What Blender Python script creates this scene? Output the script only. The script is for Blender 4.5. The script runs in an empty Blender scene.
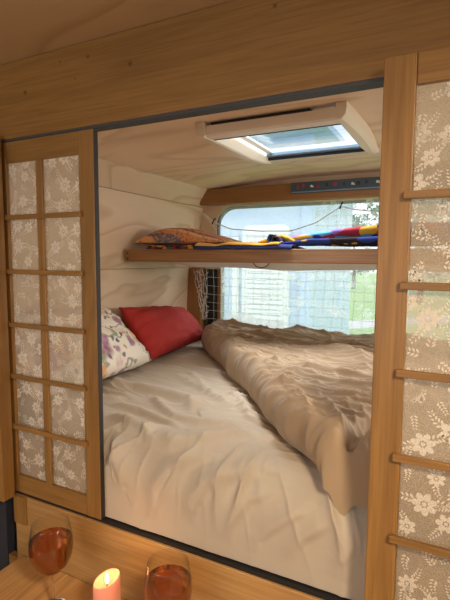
import bpy, bmesh, math, random
import numpy as np
from mathutils import Vector, Matrix, noise
random.seed(7)
Z0 = 1.6                      # eye height above the cabin floor; coordinates below are relative to eye height
PI = math.pi
scn = bpy.context.scene
COL = scn.collection

# ------------------------------------------------------------------ materials
class NT:
    def __init__(s, name):
        s.m = bpy.data.materials.new(name); s.m.use_nodes = True
        s.t = s.m.node_tree; s.t.nodes.clear()
        s.out = s.n('ShaderNodeOutputMaterial')
    def n(s, typ, **kw):
        nd = s.t.nodes.new(typ)
        for k, v in kw.items():
            if k.startswith('i_'):
                key = k[2:]; key = int(key) if key.isdigit() else key.replace('_', ' ')
                nd.inputs[key].default_value = v
            else: setattr(nd, k, v)
        return nd
    def l(s, a, b): s.t.links.new(a, b)
    def math(s, op, a, b=None, clamp=False):
        nd = s.n('ShaderNodeMath', operation=op); nd.use_clamp = clamp
        for i, v in enumerate((a, b)):
            if v is None: continue
            if isinstance(v, (int, float)): nd.inputs[i].default_value = v
            else: s.l(v, nd.inputs[i])
        return nd.outputs[0]
    def mix(s, f, a, b, mode='MIX'):
        nd = s.n('ShaderNodeMix', data_type='RGBA', blend_type=mode)
        for sock, v in ((nd.inputs[0], f), (nd.inputs[6], a), (nd.inputs[7], b)):
            if isinstance(v, (int, float)): sock.default_value = v
            elif isinstance(v, tuple): sock.default_value = (*v[:3], 1)
            else: s.l(v, sock)
        return nd.outputs[2]
    def ramp(s, f, stops, interp='LINEAR'):
        nd = s.n('ShaderNodeValToRGB'); nd.color_ramp.interpolation = interp
        e = nd.color_ramp.elements
        while len(e) < len(stops): e.new(0.5)
        for el, (p, c) in zip(e, stops):
            el.position = p; el.color = (*c, 1) if len(c) == 3 else c
        s.l(f, nd.inputs[0]); return nd.outputs[0]
    def coords(s, scale=(1, 1, 1), rand=True, rot=(0, 0, 0)):
        tc = s.n('ShaderNodeTexCoord'); v = tc.outputs['Object']
        if rand:
            oi = s.n('ShaderNodeObjectInfo')
            sc = s.n('ShaderNodeVectorMath', operation='SCALE'); sc.inputs[0].default_value = (7, 5, 9)
            s.l(oi.outputs['Random'], sc.inputs['Scale'])
            ad = s.n('ShaderNodeVectorMath', operation='ADD'); s.l(v, ad.inputs[0]); s.l(sc.outputs[0], ad.inputs[1]); v = ad.outputs[0]
        mp = s.n('ShaderNodeMapping'); mp.inputs['Scale'].default_value = scale; mp.inputs['Rotation'].default_value = rot
        s.l(v, mp.inputs[0]); return mp.outputs[0]
    def noise(s, vec, scale, detail=3, rough=.5, dist=0):
        nd = s.n('ShaderNodeTexNoise'); nd.inputs['Scale'].default_value = scale; nd.inputs['Detail'].default_value = detail
        nd.inputs['Roughness'].default_value = rough; nd.inputs['Distortion'].default_value = dist
        s.l(vec, nd.inputs['Vector']); return nd.outputs['Fac']
    def principled(s, col, rough=.5, bump=None, bstr=.2, bdist=.002, **kw):
        p = s.n('ShaderNodeBsdfPrincipled')
        if isinstance(col, tuple): p.inputs['Base Color'].default_value = (*col[:3], 1)
        else: s.l(col, p.inputs['Base Color'])
        if isinstance(rough, (int, float)): p.inputs['Roughness'].default_value = rough
        else: s.l(rough, p.inputs['Roughness'])
        for k, v in kw.items(): p.inputs[k.replace('_', ' ')].default_value = v
        if bump is not None:
            b = s.n('ShaderNodeBump'); b.inputs['Strength'].default_value = bstr; b.inputs['Distance'].default_value = bdist
            s.l(bump, b.inputs['Height']); s.l(b.outputs[0], p.inputs['Normal'])
        s.l(p.outputs[0], s.out.inputs[0]); return p

def lin(r, g, b):
    f = lambda c: (c/255/12.92 if c <= 10 else ((c/255+.055)/1.055)**2.4)
    return (f(r), f(g), f(b))

def plain(name, col, rough=.5, **kw):
    t = NT(name); t.principled(col, rough, **kw); return t.m

def wood(name, base, dark, axis='x', ring=7, across=9, figure=.5, rough=.42, pores=.5, knots=(), along=.9):
    t = NT(name)
    ax = 'xyz'.index(axis)
    s1 = [across]*3; s1[ax] = along
    v = t.coords(tuple(s1))
    n1 = t.noise(v, 1.0, 2, .45, .35)
    rings = t.math('SINE', t.math('MULTIPLY', n1, ring*6.28))
    rings = t.math('MULTIPLY_ADD', rings, .5); t.t.nodes[-1].inputs[2].default_value = .5
    rings = t.math('POWER', rings, 1.6)
    s2 = [240]*3; s2[ax] = 7
    n2 = t.noise(t.coords(tuple(s2)), 1.0, 2, .6)
    s3 = [2.2]*3; s3[ax] = .7
    n3 = t.noise(t.coords(tuple(s3)), 1.0, 2)
    c = t.mix(t.math('MULTIPLY', rings, figure), base, dark)
    c = t.mix(t.math('MULTIPLY', t.ramp(n2, [(.35, (0, 0, 0)), (.7, (1, 1, 1))]), pores), c, dark)
    c = t.mix(.55, c, t.ramp(n3, [(.3, (.36, .36, .36)), (.7, (.66, .66, .66))]), 'OVERLAY')
    if knots:
        tc = t.n('ShaderNodeTexCoord')
        for (kx, ky, kz, kr) in knots:
            d = t.n('ShaderNodeVectorMath', operation='DISTANCE'); t.l(tc.outputs['Object'], d.inputs[0]); d.inputs[1].default_value = (kx, ky, kz)
            f = t.math('SUBTRACT', 1, t.math('DIVIDE', d.outputs['Value'], kr), True)
            c = t.mix(t.math('MULTIPLY', f, .9, True), c, tuple(x*.25 for x in dark))
    t.principled(c, rough, bump=n2, bstr=.12, bdist=.001)
    return t.m

def ply(name, base, dark, axis='y', scale=3.0, ring=9, strength=.5, stretch=.35):
    """rotary-cut plywood: broad contour figure"""
    t = NT(name); ax = 'xyz'.index(axis)
    s1 = [1.0]*3; s1[ax] = stretch
    v = t.coords(tuple(s1), rand=True)
    n1 = t.noise(v, scale, 2.5, .5, .5)
    rg = t.math('FRACT', t.math('MULTIPLY', n1, ring))
    line = t.ramp(rg, [(0, (0, 0, 0)), (.55, (.12, .12, .12)), (.86, (1, 1, 1)), (1, (0, 0, 0))])
    n3 = t.noise(v, 1.3, 2)
    s2 = [160]*3; s2[ax] = 6
    n2 = t.noise(t.coords(tuple(s2)), 1, 2)
    c = t.mix(t.math('MULTIPLY', line, strength), base, dark)
    c = t.mix(t.math('MULTIPLY', n3, .35), c, dark)
    c = t.mix(t.math('MULTIPLY', n2, .16), c, dark)
    t.principled(c, .5, bump=n2, bstr=.08, bdist=.001)
    return t.m

def cloth(name, col, col2=None, rough=.85, scale=5, weave=900, wstr=.25, sheen=.2):
    t = NT(name)
    v = t.coords(); n = t.noise(v, scale, 3)
    c = t.mix(n, col, col2 or tuple(x*.86 for x in col))
    w = t.noise(t.coords((weave, weave, weave)), 1, 1)
    p = t.principled(c, rough, bump=w, bstr=wstr, bdist=.0006)
    p.inputs['Sheen Weight'].default_value = sheen
    return t.m

def sheer(name, col, opac, translucent=.5):
    """woven net: part of the light passes straight through the holes"""
    t = NT(name)
    v = t.coords((520, 520, 520), rand=False)
    w = t.n('ShaderNodeTexVoronoi'); w.inputs['Scale'].default_value = 1; t.l(v, w.inputs['Vector'])
    hole = t.ramp(w.outputs['Distance'], [(.25, (.7, .7, .7)), (.7, (1.25, 1.25, 1.25))])
    fac = t.math('MULTIPLY', hole, opac, True)
    d = t.n('ShaderNodeBsdfDiffuse'); d.inputs[0].default_value = (*col, 1)
    tr = t.n('ShaderNodeBsdfTranslucent'); tr.inputs[0].default_value = (*col, 1)
    m1 = t.n('ShaderNodeMixShader'); m1.inputs[0].default_value = translucent
    t.l(d.outputs[0], m1.inputs[1]); t.l(tr.outputs[0], m1.inputs[2])
    tp = t.n('ShaderNodeBsdfTransparent')
    m2 = t.n('ShaderNodeMixShader'); t.l(fac, m2.inputs[0]); t.l(tp.outputs[0], m2.inputs[1]); t.l(m1.outputs[0], m2.inputs[2])
    t.l(m2.outputs[0], t.out.inputs[0]); return t.m

def thin_glass(name, tint=(1, 1, 1), refl=1.0, haze=0):
    t = NT(name)
    tp = t.n('ShaderNodeBsdfTransparent'); tp.inputs[0].default_value = (*tint, 1)
    gl = t.n('ShaderNodeBsdfGlossy'); gl.inputs['Roughness'].default_value = .03
    lw = t.n('ShaderNodeLayerWeight'); lw.inputs['Blend'].default_value = .5
    f = t.math('MULTIPLY', t.math('ADD', t.math('POWER', lw.outputs['Facing'], 4), .06), refl*.7, True)
    m = t.n('ShaderNodeMixShader'); t.l(f, m.inputs[0]); t.l(tp.outputs[0], m.inputs[1]); t.l(gl.outputs[0], m.inputs[2])
    last = m
    if haze:
        tl = t.n('ShaderNodeBsdfTranslucent'); tl.inputs[0].default_value = (.9, .93, .95, 1)
        m2 = t.n('ShaderNodeMixShader'); m2.inputs[0].default_value = haze
        t.l(m.outputs[0], m2.inputs[1]); t.l(tl.outputs[0], m2.inputs[2]); last = m2
    t.l(last.outputs[0], t.out.inputs[0]); return t.m

def emit(name, col, strength):
    t = NT(name); e = t.n('ShaderNodeEmission'); e.inputs[0].default_value = (*col, 1); e.inputs[1].default_value = strength
    t.l(e.outputs[0], t.out.inputs[0]); return t.m

OAK, OAKD = lin(156, 114, 60), lin(110, 76, 35)
M = {}
M['oak_x'] = wood('oak_x', OAK, OAKD, 'x', figure=.35)
M['oak_y'] = wood('oak_y', lin(222, 176, 118), lin(176, 126, 74), 'y', figure=.5, across=7)
M['oak_lit'] = wood('oak_lit', lin(192, 150, 94), lin(146, 106, 58), 'x', figure=.35)  # oak copy with the warm light on the lower board put into its colour
M['oak_z'] = wood('oak_z', OAK, OAKD, 'z', figure=.35)
M['pine_x'] = wood('pine_x', lin(164, 120, 80), lin(120, 80, 46), 'x', figure=.5, across=14)
M['lintel'] = wood('lintel_wood', lin(152, 104, 54), lin(118, 76, 36), 'x', figure=.25, across=10, pores=.3)
M['pillar'] = wood('pillar_wood', lin(160, 112, 66), lin(126, 82, 44), 'z', figure=.3, across=10, pores=.3)
M['ply_wall'] = ply('plywood_wall', lin(216, 188, 158), lin(170, 134, 98), 'y', 3.2, 8, .6)
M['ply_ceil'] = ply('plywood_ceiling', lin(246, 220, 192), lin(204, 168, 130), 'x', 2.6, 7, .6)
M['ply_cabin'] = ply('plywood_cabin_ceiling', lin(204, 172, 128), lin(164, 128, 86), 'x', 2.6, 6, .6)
M['ply_pale'] = ply('plywood_pale', lin(230, 202, 168), lin(205, 170, 130), 'z', 4, 4, .3)
M['black'] = plain('black_rubber', lin(22, 22, 24), .6)
M['seal'] = plain('dark_grey_seal', lin(40, 38, 38), .7)
M['track'] = plain('grey_aluminium_track', lin(70, 74, 78), .6, Metallic=.2)
M['gasket'] = plain('grey_window_gasket', lin(120, 122, 122), .7)
M['hatch'] = plain('cream_plastic', lin(226, 208, 184), .4)
M['white_pl'] = plain('white_plastic', lin(236, 238, 240), .35)
M['shaft'] = plain('shaft_plastic', lin(196, 202, 208), .4)
M['bluegrey'] = plain('blue_grey_blind_bar', lin(120, 142, 160), .35)
M['strip'] = plain('slate_strip', lin(62, 80, 90), .5)
M['red'] = plain('red_enamel', lin(170, 42, 46), .5)
M['pwhite'] = plain('white_enamel', lin(220, 220, 220), .5)
M['pdark'] = plain('dark_enamel', lin(40, 46, 60), .5)
M['sheet'] = cloth('beige_cotton_sheet', lin(190, 177, 160), lin(182, 168, 150))
M['duvet'] = cloth('tan_cotton_duvet', lin(172, 147, 118), lin(160, 134, 105))
M['red_cloth'] = cloth('red_cotton', lin(166, 38, 29), lin(146, 28, 23), sheen=.0)
M['navy'] = cloth('navy_upholstery', lin(22, 26, 44), lin(16, 18, 34))
M['white_cloth'] = cloth('white_liner_cloth', lin(222, 218, 208), lin(210, 206, 196))
M['cord'] = plain('white_cord', lin(226, 222, 212), .8)
M['dark_cord'] = plain('dark_cord', lin(60, 50, 44), .8)
M['net_base'] = sheer('lace_ground', lin(208, 190, 166), .66, .4)
M['net_motif'] = sheer('lace_motif', lin(244, 234, 218), .95, .35)
M['win_lace'] = sheer('window_lace_ground', lin(244, 247, 248), .24, .75)
M['win_motif'] = sheer('window_lace_motif', lin(250, 250, 250), .6, .7)
M['glass'] = thin_glass('clear_glass', (.97, .98, .98))
M['solid_glass'] = plain('stem_glass', (.97, .98, .98), .02, Transmission_Weight=1.0, IOR=1.45)
M['pane'] = thin_glass('window_pane', (.96, .98, 1), .6)
M['dome'] = thin_glass('dome_acrylic', (.78, .81, .83), .5, 0)
M['wax'] = None
t = NT('pink_wax'); p = t.principled(lin(246, 172, 146), .5); p.inputs['Subsurface Weight'].default_value = .5
p.inputs['Subsurface Radius'].default_value = (.02, .01, .006); p.inputs['Subsurface Scale'].default_value = .6; M['wax'] = t.m
M['flame'] = emit('candle_flame', (1, .62, .22), 9)
t = NT('amber_wine'); p = t.principled((.58, .17, .022), .02); p.inputs['Transmission Weight'].default_value = .93; p.inputs['IOR'].default_value = 1.33; M['wine'] = t.m
M['shell'] = plain('van_shell', lin(190, 186, 178), .6)
M['screw'] = plain('screw_steel', lin(60, 54, 50), .4, Metallic=.6)

# floral print: scattered blossoms, leaves and stems on off-white
def floral():
    t = NT('floral_print')
    v = t.coords((1, 1, 1), rand=False)
    nz = t.n('ShaderNodeTexNoise'); nz.inputs['Scale'].default_value = 14; nz.inputs['Detail'].default_value = 3; t.l(v, nz.inputs['Vector'])
    wr = t.n('ShaderNodeVectorMath', operation='MULTIPLY_ADD'); t.l(nz.outputs['Color'], wr.inputs[0]); wr.inputs[1].default_value = (.05, .05, .05); t.l(v, wr.inputs[2])
    def spots(scale, lo, hi, off):
        ad = t.n('ShaderNodeVectorMath', operation='ADD'); t.l(wr.outputs[0], ad.inputs[0]); ad.inputs[1].default_value = off
        vo = t.n('ShaderNodeTexVoronoi'); vo.inputs['Scale'].default_value = scale; t.l(ad.outputs[0], vo.inputs['Vector'])
        return t.ramp(vo.outputs['Distance'], [(lo, (1, 1, 1)), (hi, (0, 0, 0))]), vo.outputs['Color']
    c = lin(218, 208, 192)
    st = t.n('ShaderNodeTexWave'); st.inputs['Scale'].default_value = 7; st.inputs['Distortion'].default_value = 9; st.inputs['Detail'].default_value = 2; t.l(v, st.inputs['Vector'])
    c = t.mix(t.ramp(st.outputs['Fac'], [(.95, (0, 0, 0)), (.985, (.7, .7, .7))]), c, lin(96, 104, 88))
    for sc, lo, hi, off, cols in ((9, .44, .56, (0, 0, 0), (lin(206, 150, 96), lin(170, 104, 128), lin(128, 84, 108), lin(198, 160, 132))),
                                  (15, .30, .38, (3, 1, 2), (lin(128, 138, 108), lin(150, 104, 130), lin(186, 140, 96), lin(188, 130, 140))),
                                  (26, .22, .30, (5, 7, 1), (lin(84, 60, 84), lin(180, 140, 76), lin(58, 66, 80), lin(150, 92, 96)))):
        m, rc = spots(sc, lo, hi, off)
        sep = t.n('ShaderNodeSeparateColor'); t.l(rc, sep.inputs[0])
        cc = t.ramp(sep.outputs[0], [(0, cols[0]), (.35, cols[1]), (.6, cols[2]), (.8, cols[3])], 'CONSTANT')
        keep = t.math('GREATER_THAN', sep.outputs[1], .2)
        sh = t.noise(v, 40, 2)
        c = t.mix(t.math('MULTIPLY', t.math('MULTIPLY', m, keep), t.math('ADD', sh, .35, True)), c, cc)
    t.principled(c, .85); return t.m
M['floral'] = floral()

def ikat():
    """striped cushion cover: orange, slate and brown bands with broken zigzag threads"""
    t = NT('striped_cover')
    v = t.coords((1, 1, 1), rand=False)
    n = t.noise(v, 30, 3)
    sep = t.n('ShaderNodeSeparateXYZ'); t.l(v, sep.inputs[0])
    yy = t.math('ADD', sep.outputs[1], t.math('MULTIPLY', n, .02))
    yy = t.math('ADD', yy, t.math('MULTIPLY', sep.outputs[0], .18))
    ph = t.math('FRACT', t.math('MULTIPLY', yy, 5.2))
    c = t.ramp(ph, [(0, lin(214, 128, 80)), (.16, lin(224, 158, 106)), (.3, lin(104, 106, 122)), (.44, lin(208, 130, 84)), (.56, lin(224, 180, 136)), (.66, lin(150, 76, 60)), (.78, lin(214, 142, 96)), (.9, lin(130, 116, 116))], 'CONSTANT')
    n2 = t.noise(t.coords((50, 140, 140), rand=False), 1, 2)
    c = t.mix(t.ramp(n2, [(.45, (0, 0, 0)), (.62, (.65, .65, .65))]), c, lin(214, 166, 120))
    n3 = t.noise(t.coords((90, 60, 60), rand=False), 1, 1)
    c = t.mix(t.ramp(n3, [(.55, (0, 0, 0)), (.68, (.6, .6, .6))]), c, lin(110, 48, 44))
    t.principled(c, .9); return t.m
M['ikat'] = ikat()

def waxprint(name, stops, sx=9, seed=0):
    t = NT(name)
    v = t.coords((1, 1, 1), rand=False)
    nz = t.n('ShaderNodeTexNoise'); nz.inputs['Scale'].default_value = 6; t.l(v, nz.inputs['Vector'])
    wr = t.n('ShaderNodeVectorMath', operation='MULTIPLY_ADD'); t.l(nz.outputs['Color'], wr.inputs[0]); wr.inputs[1].default_value = (.12, .12, .12); t.l(v, wr.inputs[2])
    mp = t.n('ShaderNodeMapping'); mp.inputs['Scale'].default_value = (sx, sx*1.5, sx*1.5); mp.inputs['Location'].default_value = (seed, seed*.7, 0); t.l(wr.outputs[0], mp.inputs[0])
    vo = t.n('ShaderNodeTexVoronoi'); vo.inputs['Scale'].default_value = 1; t.l(mp.outputs[0], vo.inputs['Vector'])
    sep = t.n('ShaderNodeSeparateColor'); t.l(vo.outputs['Color'], sep.inputs[0])
    c = t.ramp(sep.outputs[0], stops, 'CONSTANT')
    e = t.ramp(vo.outputs['Distance'], [(.12, (1, 1, 1)), (.2, (0, 0, 0))])
    c = t.mix(t.math('MULTIPLY', e, .8), c, lin(226, 180, 50))
    t.principled(c, .85); return t.m
M['wax_bright'] = waxprint('print_bright', [(0, lin(96, 176, 206)), (.22, lin(176, 46, 60)), (.44, lin(150, 112, 176)), (.6, lin(226, 170, 60)), (.74, lin(40, 52, 110)), (.87, lin(206, 92, 60))], 18)
M['wax_dark'] = waxprint('print_dark', [(0, lin(24, 22, 40)), (.4, lin(34, 58, 140)), (.65, lin(20, 18, 26)), (.8, lin(60, 36, 90)), (.93, lin(210, 160, 50))], 16, 3)
M['wax_blue'] = cloth('print_blue', lin(28, 46, 120), lin(20, 32, 86))
M['wax_yellow'] = cloth('print_yellow', lin(228, 176, 46), lin(206, 150, 30))
M['woven_trim'] = waxprint('woven_trim', [(0, lin(140, 40, 44)), (.35, lin(34, 28, 44)), (.6, lin(214, 150, 70)), (.8, lin(70, 92, 80))], 40, 5)

# ------------------------------------------------------------------ mesh helpers
class MB:
    def __init__(s): s.bm = bmesh.new()
    def box(s, x0, x1, y0, y1, z0, z1, bev=0, seg=2, mi=0):
        b = bmesh.new(); bmesh.ops.create_cube(b, size=1)
        for v in b.verts: v.co = Vector(((x0+x1)/2+v.co.x*(x1-x0), (y0+y1)/2+v.co.y*(y1-y0), (z0+z1)/2+v.co.z*(z1-z0)))
        if bev: bmesh.ops.bevel(b, geom=list(b.edges), offset=bev, segments=seg, affect='EDGES', profile=.5)
        return s.merge(b, mi)
    def merge(s, b, mi=0):
        for f in b.faces: f.material_index = mi
        me = bpy.data.meshes.new('tmp'); b.to_mesh(me); b.free()
        s.bm.from_mesh(me); bpy.data.meshes.remove(me); return s
    def grid(s, pts, closed_u=False, closed_v=False, mi=0, flip=False):
        vs = [[s.bm.verts.new(p) for p in row] for row in pts]
        nu, nv = len(vs), len(vs[0])
        for i in range(nu if closed_u else nu-1):
            for j in range(nv if closed_v else nv-1):
                q = [vs[i][j], vs[(i+1) % nu][j], vs[(i+1) % nu][(j+1) % nv], vs[i][(j+1) % nv]]
                if flip: q.reverse()
                try: f = s.bm.faces.new(q); f.material_index = mi
                except ValueError: pass
        return vs
    def face(s, pts, mi=0):
        f = s.bm.faces.new([s.bm.verts.new(p) for p in pts]); f.material_index = mi; return f
    def prism(s, poly, a, b, axis='y', mi=0):
        """polygon in the plane across `axis`, from a to b"""
        def P(u, w, h): return {'y': (u, h, w), 'x': (h, u, w), 'z': (u, w, h)}[axis]
        A = [s.bm.verts.new(P(u, w, a)) for u, w in poly]; B = [s.bm.verts.new(P(u, w, b)) for u, w in poly]
        n = len(poly)
        fs = [s.bm.faces.new(A), s.bm.faces.new(list(reversed(B)))]
        for i in range(n): fs.append(s.bm.faces.new([A[i], B[i], B[(i+1) % n], A[(i+1) % n]]))
        for f in fs: f.material_index = mi
        return s
    def lathe(s, prof, c, n=40, mi=0):
        rows = [[(c[0]+r*math.cos(2*PI*k/n), c[1]+r*math.sin(2*PI*k/n), c[2]+z) for k in range(n)] for r, z in prof]
        s.grid(rows, closed_v=True, mi=mi); return s
    def tube(s, pts, r, n=6, mi=0, rs=None, cap=True):
        pts = [Vector(p) for p in pts]; rows = []
        up = Vector((0.13, .31, .94)).normalized()
        for i, p in enumerate(pts):
            d = (pts[min(i+1, len(pts)-1)]-pts[max(i-1, 0)])
            if d.length < 1e-9: d = Vector((1, 0, 0))
            d.normalize(); a = up-d*up.dot(d)
            if a.length < .05: a = Vector((1, 0, 0))-d*d.x
            a.normalize(); b = d.cross(a); rr = rs[i] if rs else r
            if not isinstance(rr, tuple): rr = (rr, rr)
            rows.append([p+a*rr[1]*math.cos(2*PI*k/n)+b*rr[0]*math.sin(2*PI*k/n) for k in range(n)])
        vs = s.grid(rows, closed_v=True, mi=mi)
        if cap:
            for row in (vs[0], list(reversed(vs[-1]))):
                f = s.bm.faces.new(row); f.material_index = mi
        return s
    def build(s, name, mats, parent=None, smooth=False, solid=0, subsurf=0, fixn=True):
        bm = s.bm
        bmesh.ops.remove_doubles(bm, verts=list(bm.verts), dist=1e-6) if smooth else None
        if fixn: bmesh.ops.recalc_face_normals(bm, faces=list(bm.faces))
        xs = [v.co for v in bm.verts]
        lo = Vector([min(c[i] for c in xs) for i in range(3)]); hi = Vector([max(c[i] for c in xs) for i in range(3)])
        org = Vector(((lo.x+hi.x)/2, (lo.y+hi.y)/2, lo.z))
        for v in bm.verts: v.co -= org
        me = bpy.data.meshes.new(name); bm.to_mesh(me); bm.free()
        for m in (mats if isinstance(mats, (list, tuple)) else [mats]): me.materials.append(m)
        if smooth:
            for p in me.polygons: p.use_smooth = True
        o = bpy.data.objects.new(name, me); COL.objects.link(o)
        off = Vector((0, 0, Z0))
        if parent:
            o.parent = parent
            w = Vector((0, 0, 0)); q = parent
            while q: w += q.location; q = q.parent
            o.location = org+off-w
        else: o.location = org+off
        if solid:
            md = o.modifiers.new('solid', 'SOLIDIFY'); md.thickness = abs(solid); md.offset = 1 if solid > 0 else -1
        if subsurf:
            md = o.modifiers.new('sub', 'SUBSURF'); md.levels = md.render_levels = subsurf
        return o

def thing(name, label, cat, loc, group=None):
    o = bpy.data.objects.new(name, None); COL.objects.link(o); o.location = Vector(loc)+Vector((0, 0, Z0)); o.empty_display_size = .05
    return tag(o, label, cat, group)
def tag(o, label=None, cat=None, group=None, kind=None):
    if label: o['label'] = label
    if cat: o['category'] = cat
    if group: o['group'] = group
    if kind: o['kind'] = kind
    return o
def struct(o, label=None, cat=None): return tag(o, label, cat, kind='structure')
def box(name, mat, parent, *a, bev=.002):
    return MB().box(*a, bev=bev).build(name, mat, parent)

def fbm(x, y, z=0, o=3):
    v = 0; a = 1; f = 1
    for _ in range(o): v += a*noise.noise((x*f, y*f, z*f)); a *= .5; f *= 2.03
    return v
def ridged(x, y, z=0):
    return (1-abs(noise.noise((x, y, z))*1.6))

# ------------------------------------------------------------------ the setting
# bed alcove: left wall, ceiling, rear panel, right wall
Y1 = 1.36
def sweep(prof, y0, y1):
    b = MB(); b.grid([[(x, y0, z) for x, z in prof], [(x, y1, z) for x, z in prof]]); return b
o = MB(); o.prism([(-1.25, .276), (-1.30, -.05), (-1.32, -.05), (-1.32, .276)], .031, Y1); struct(tag(o.build('wall_left', M['ply_wall']), 'pale plywood side panel of the bed alcove above the shelf', 'wall'))
o = MB(); o.prism([(-1.306, -.052), (-1.345, -.80), (-1.38, -.80), (-1.33, -.052)], .031, Y1); struct(tag(o.build('wall_left', M['ply_wall']), 'pale plywood lower side panel behind the pillows', 'wall'))
o = MB(); o.prism([(-1.25, .278), (-1.19, .366), (-1.20, .385), (-1.275, .285)], .031, Y1); struct(tag(o.build('trim_1', M['ply_wall']), 'sloped plywood panel between side wall and alcove ceiling', 'wall panel'))
struct(tag(MB().box(-1.42, -1.382, .034, 1.42, -1.6, .45).build('wall_left', M['shell']), 'outer van side behind the alcove panels', 'wall'))
struct(tag(MB().box(-1.40, -1.19, .031, Y1, .39, .43).build('trim_12', M['shell']), 'filler above the sloped plywood panel', 'filler'))
xs = [(-1.19, .367), (-1.08, .378), (-.96, .387), (-.84, .395), (-.70, .400), (-.29, .400), (.1, .398), (.45, .388), (.80, .37)]
ys = [.031, .40, .86, Y1]
o = MB(); vs = [[o.bm.verts.new((x, y, z)) for x, z in xs] for y in ys]
vt = [[o.bm.verts.new((x, y, z+.018)) for x, z in xs] for y in ys]
for i in range(3):
    for j in range(len(xs)-1):
        if i == 1 and j == 4: continue
        o.bm.faces.new([vs[i][j], vs[i][j+1], vs[i+1][j+1], vs[i+1][j]])
        o.bm.faces.new([vt[i][j], vt[i+1][j], vt[i+1][j+1], vt[i][j+1]])
struct(tag(o.build('ceiling', M['ply_ceil']), 'pale plywood alcove ceiling around the roof hatch', 'ceiling'))
o = MB().box(.78, .80, .031, Y1, -.80, -.30); o.box(.78, .80, .031, Y1, .27, .39); o.box(.78, .80, .031, .25, -.30, .27); o.box(.78, .80, 1.2, Y1, -.30, .27); struct(tag(o.build('wall_right', M['ply_wall']), 'plywood end wall of the bed alcove with an added opening for light', 'wall'))  # opening is invented, out of view, to let light into the alcove

def holed(x0, x1, z0, z1, r, X0, X1, ZA, ZB, ya, yb, n=72):
    cx, cz = (x0+x1)/2, (z0+z1)/2
    inner = []; 
    for k in range(4):
        ccx = x1-r if k in (0, 3) else x0+r; ccz = z1-r if k in (0, 1) else z0+r
        for q in range(n//4+1):
            a = (k+q/(n//4))*PI/2; inner.append((ccx+r*math.cos(a), ccz+r*math.sin(a)))
    outer = []
    for x, z in inner:
        dx, dz = x-cx, z-cz
        tt = min(((X1-cx)/dx if dx > 1e-9 else (X0-cx)/dx if dx < -1e-9 else 1e9), ((ZB-cz)/dz if dz > 1e-9 else (ZA-cz)/dz if dz < -1e-9 else 1e9))
        outer.append((cx+dx*tt, cz+dz*tt))
    return inner, outer
WX0, WX1, WZ0, WZ1, WR = -1.166, .55, -.42, .277, .10
inn, out = holed(WX0, WX1, WZ0, WZ1, WR, -1.40, .80, -.80, .45, 0, 0)
o = MB(); o.grid([[(x, Y1, z) for x, z in out], [(x, Y1, z) for x, z in inn], [(x, Y1+.04, z) for x, z in inn], [(x, Y1+.04, z) for x, z in out]], closed_v=True)
struct(tag(o.build('wall_rear', M['ply_pale']), 'pale wooden rear wall around the wide window', 'wall'))
w = struct(thing('window_1', 'wide rear window with rounded corners above the bed', 'window', (-.3, Y1+.03, WZ0)))
o = MB(); g = [(x, z) for x, z in inn]; c = ((WX0+WX1)/2, (WZ0+WZ1)/2)
o.face([(x, Y1+.030, z) for x, z in g]); o.build('pane', M['pane'], w)
sh = lambda k: [(c[0]+(x-c[0])*(1-k/(abs(WX1-WX0)/2)), c[1]+(z-c[1])*(1-k/(abs(WZ1-WZ0)/2))) for x, z in g]
o = MB(); o.grid([[(x, Y1+.008, z) for x, z in sh(-.004)], [(x, Y1+.006, z) for x, z in sh(.006)], [(x, Y1+.02, z) for x, z in sh(.014)], [(x, Y1+.029, z) for x, z in sh(.012)]], closed_v=True)
o.build('gasket', M['gasket'], w, smooth=True)
# lintel, pillar and strip round the window
struct(tag(MB().box(-1.236, .78, 1.30, 1.352, .284, .366, bev=.003).build('trim_2', M['lintel']), 'brown wooden board across the top of the rear window', 'trim board'))
struct(tag(MB().box(-1.33, -1.232, 1.30, 1.352, -.80, -.056, bev=.003).build('trim_3', M['pillar']), 'brown wooden post left of the rear window below the shelf', 'post'))
struct(tag(MB().box(-1.144, -1.122, 1.335, 1.352, -.45, -.056, bev=.002).build('trim_4', M['pillar']), 'thin wooden strip between the black panel and the window', 'trim strip'))

# front of the alcove: beam, board, posts, partition
KN = [(-.886, .481), (-.795, .476), (-1.012, .427), (-.838, .433), (-.324, .481), (-.67, .437)]
bx0, bx1 = -1.75, 1.0; bo = Vector(((bx0+bx1)/2, .0, .317))
M['beam'] = wood('beam_oak', OAK, OAKD, 'x', figure=.3, across=8, knots=[(x-bo.x, -.015, z-bo.z, .004+.002*(i % 3)) for i, (x, z) in enumerate(KN)])
struct(tag(MB().box(bx0, bx1, 0, .03, .3155, .510, bev=.002).build('trim_5', M['beam']), 'broad oak beam above the sliding doors', 'beam'))
tr = struct(tag(MB().box(-1.75, 1.0, .003, .034, .3095, .3165).build('trim_6', M['track']), 'grey metal door track under the oak beam', 'door track'))
struct(tag(MB().box(-1.112, .60, 0, .03, -.905, -.692, bev=.002).build('trim_7', M['oak_lit']), 'oak board below the bed opening, behind the glasses', 'board'))
struct(tag(MB().box(-1.112, .60, .006, .05, -.694, -.684).build('trim_8', M['black']), 'black lower door track along the mattress', 'door track'))
struct(tag(MB().box(-1.112, -1.062, -.006, .0, -.775, -.692, bev=.001).build('trim_9', M['oak_z']), 'small oak end block at the left of the lower board', 'block'))
struct(tag(MB().box(-1.29, -1.096, -.050, -.012, -.690, .317, bev=.002).build('trim_10', M['oak_z']), 'oak post at the left edge of the left lace door', 'post'))
struct(tag(MB().box(-1.75, -1.16, .004, .03, -1.6, .31).build('wall_partition', M['navy']), 'dark partition left of the lace doors', 'wall'))
struct(tag(MB().box(.24, 1.0, .0, .03, -1.6, .31).build('wall_partition', M['oak_z']), 'oak partition right of the lace doors', 'wall'))
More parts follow.
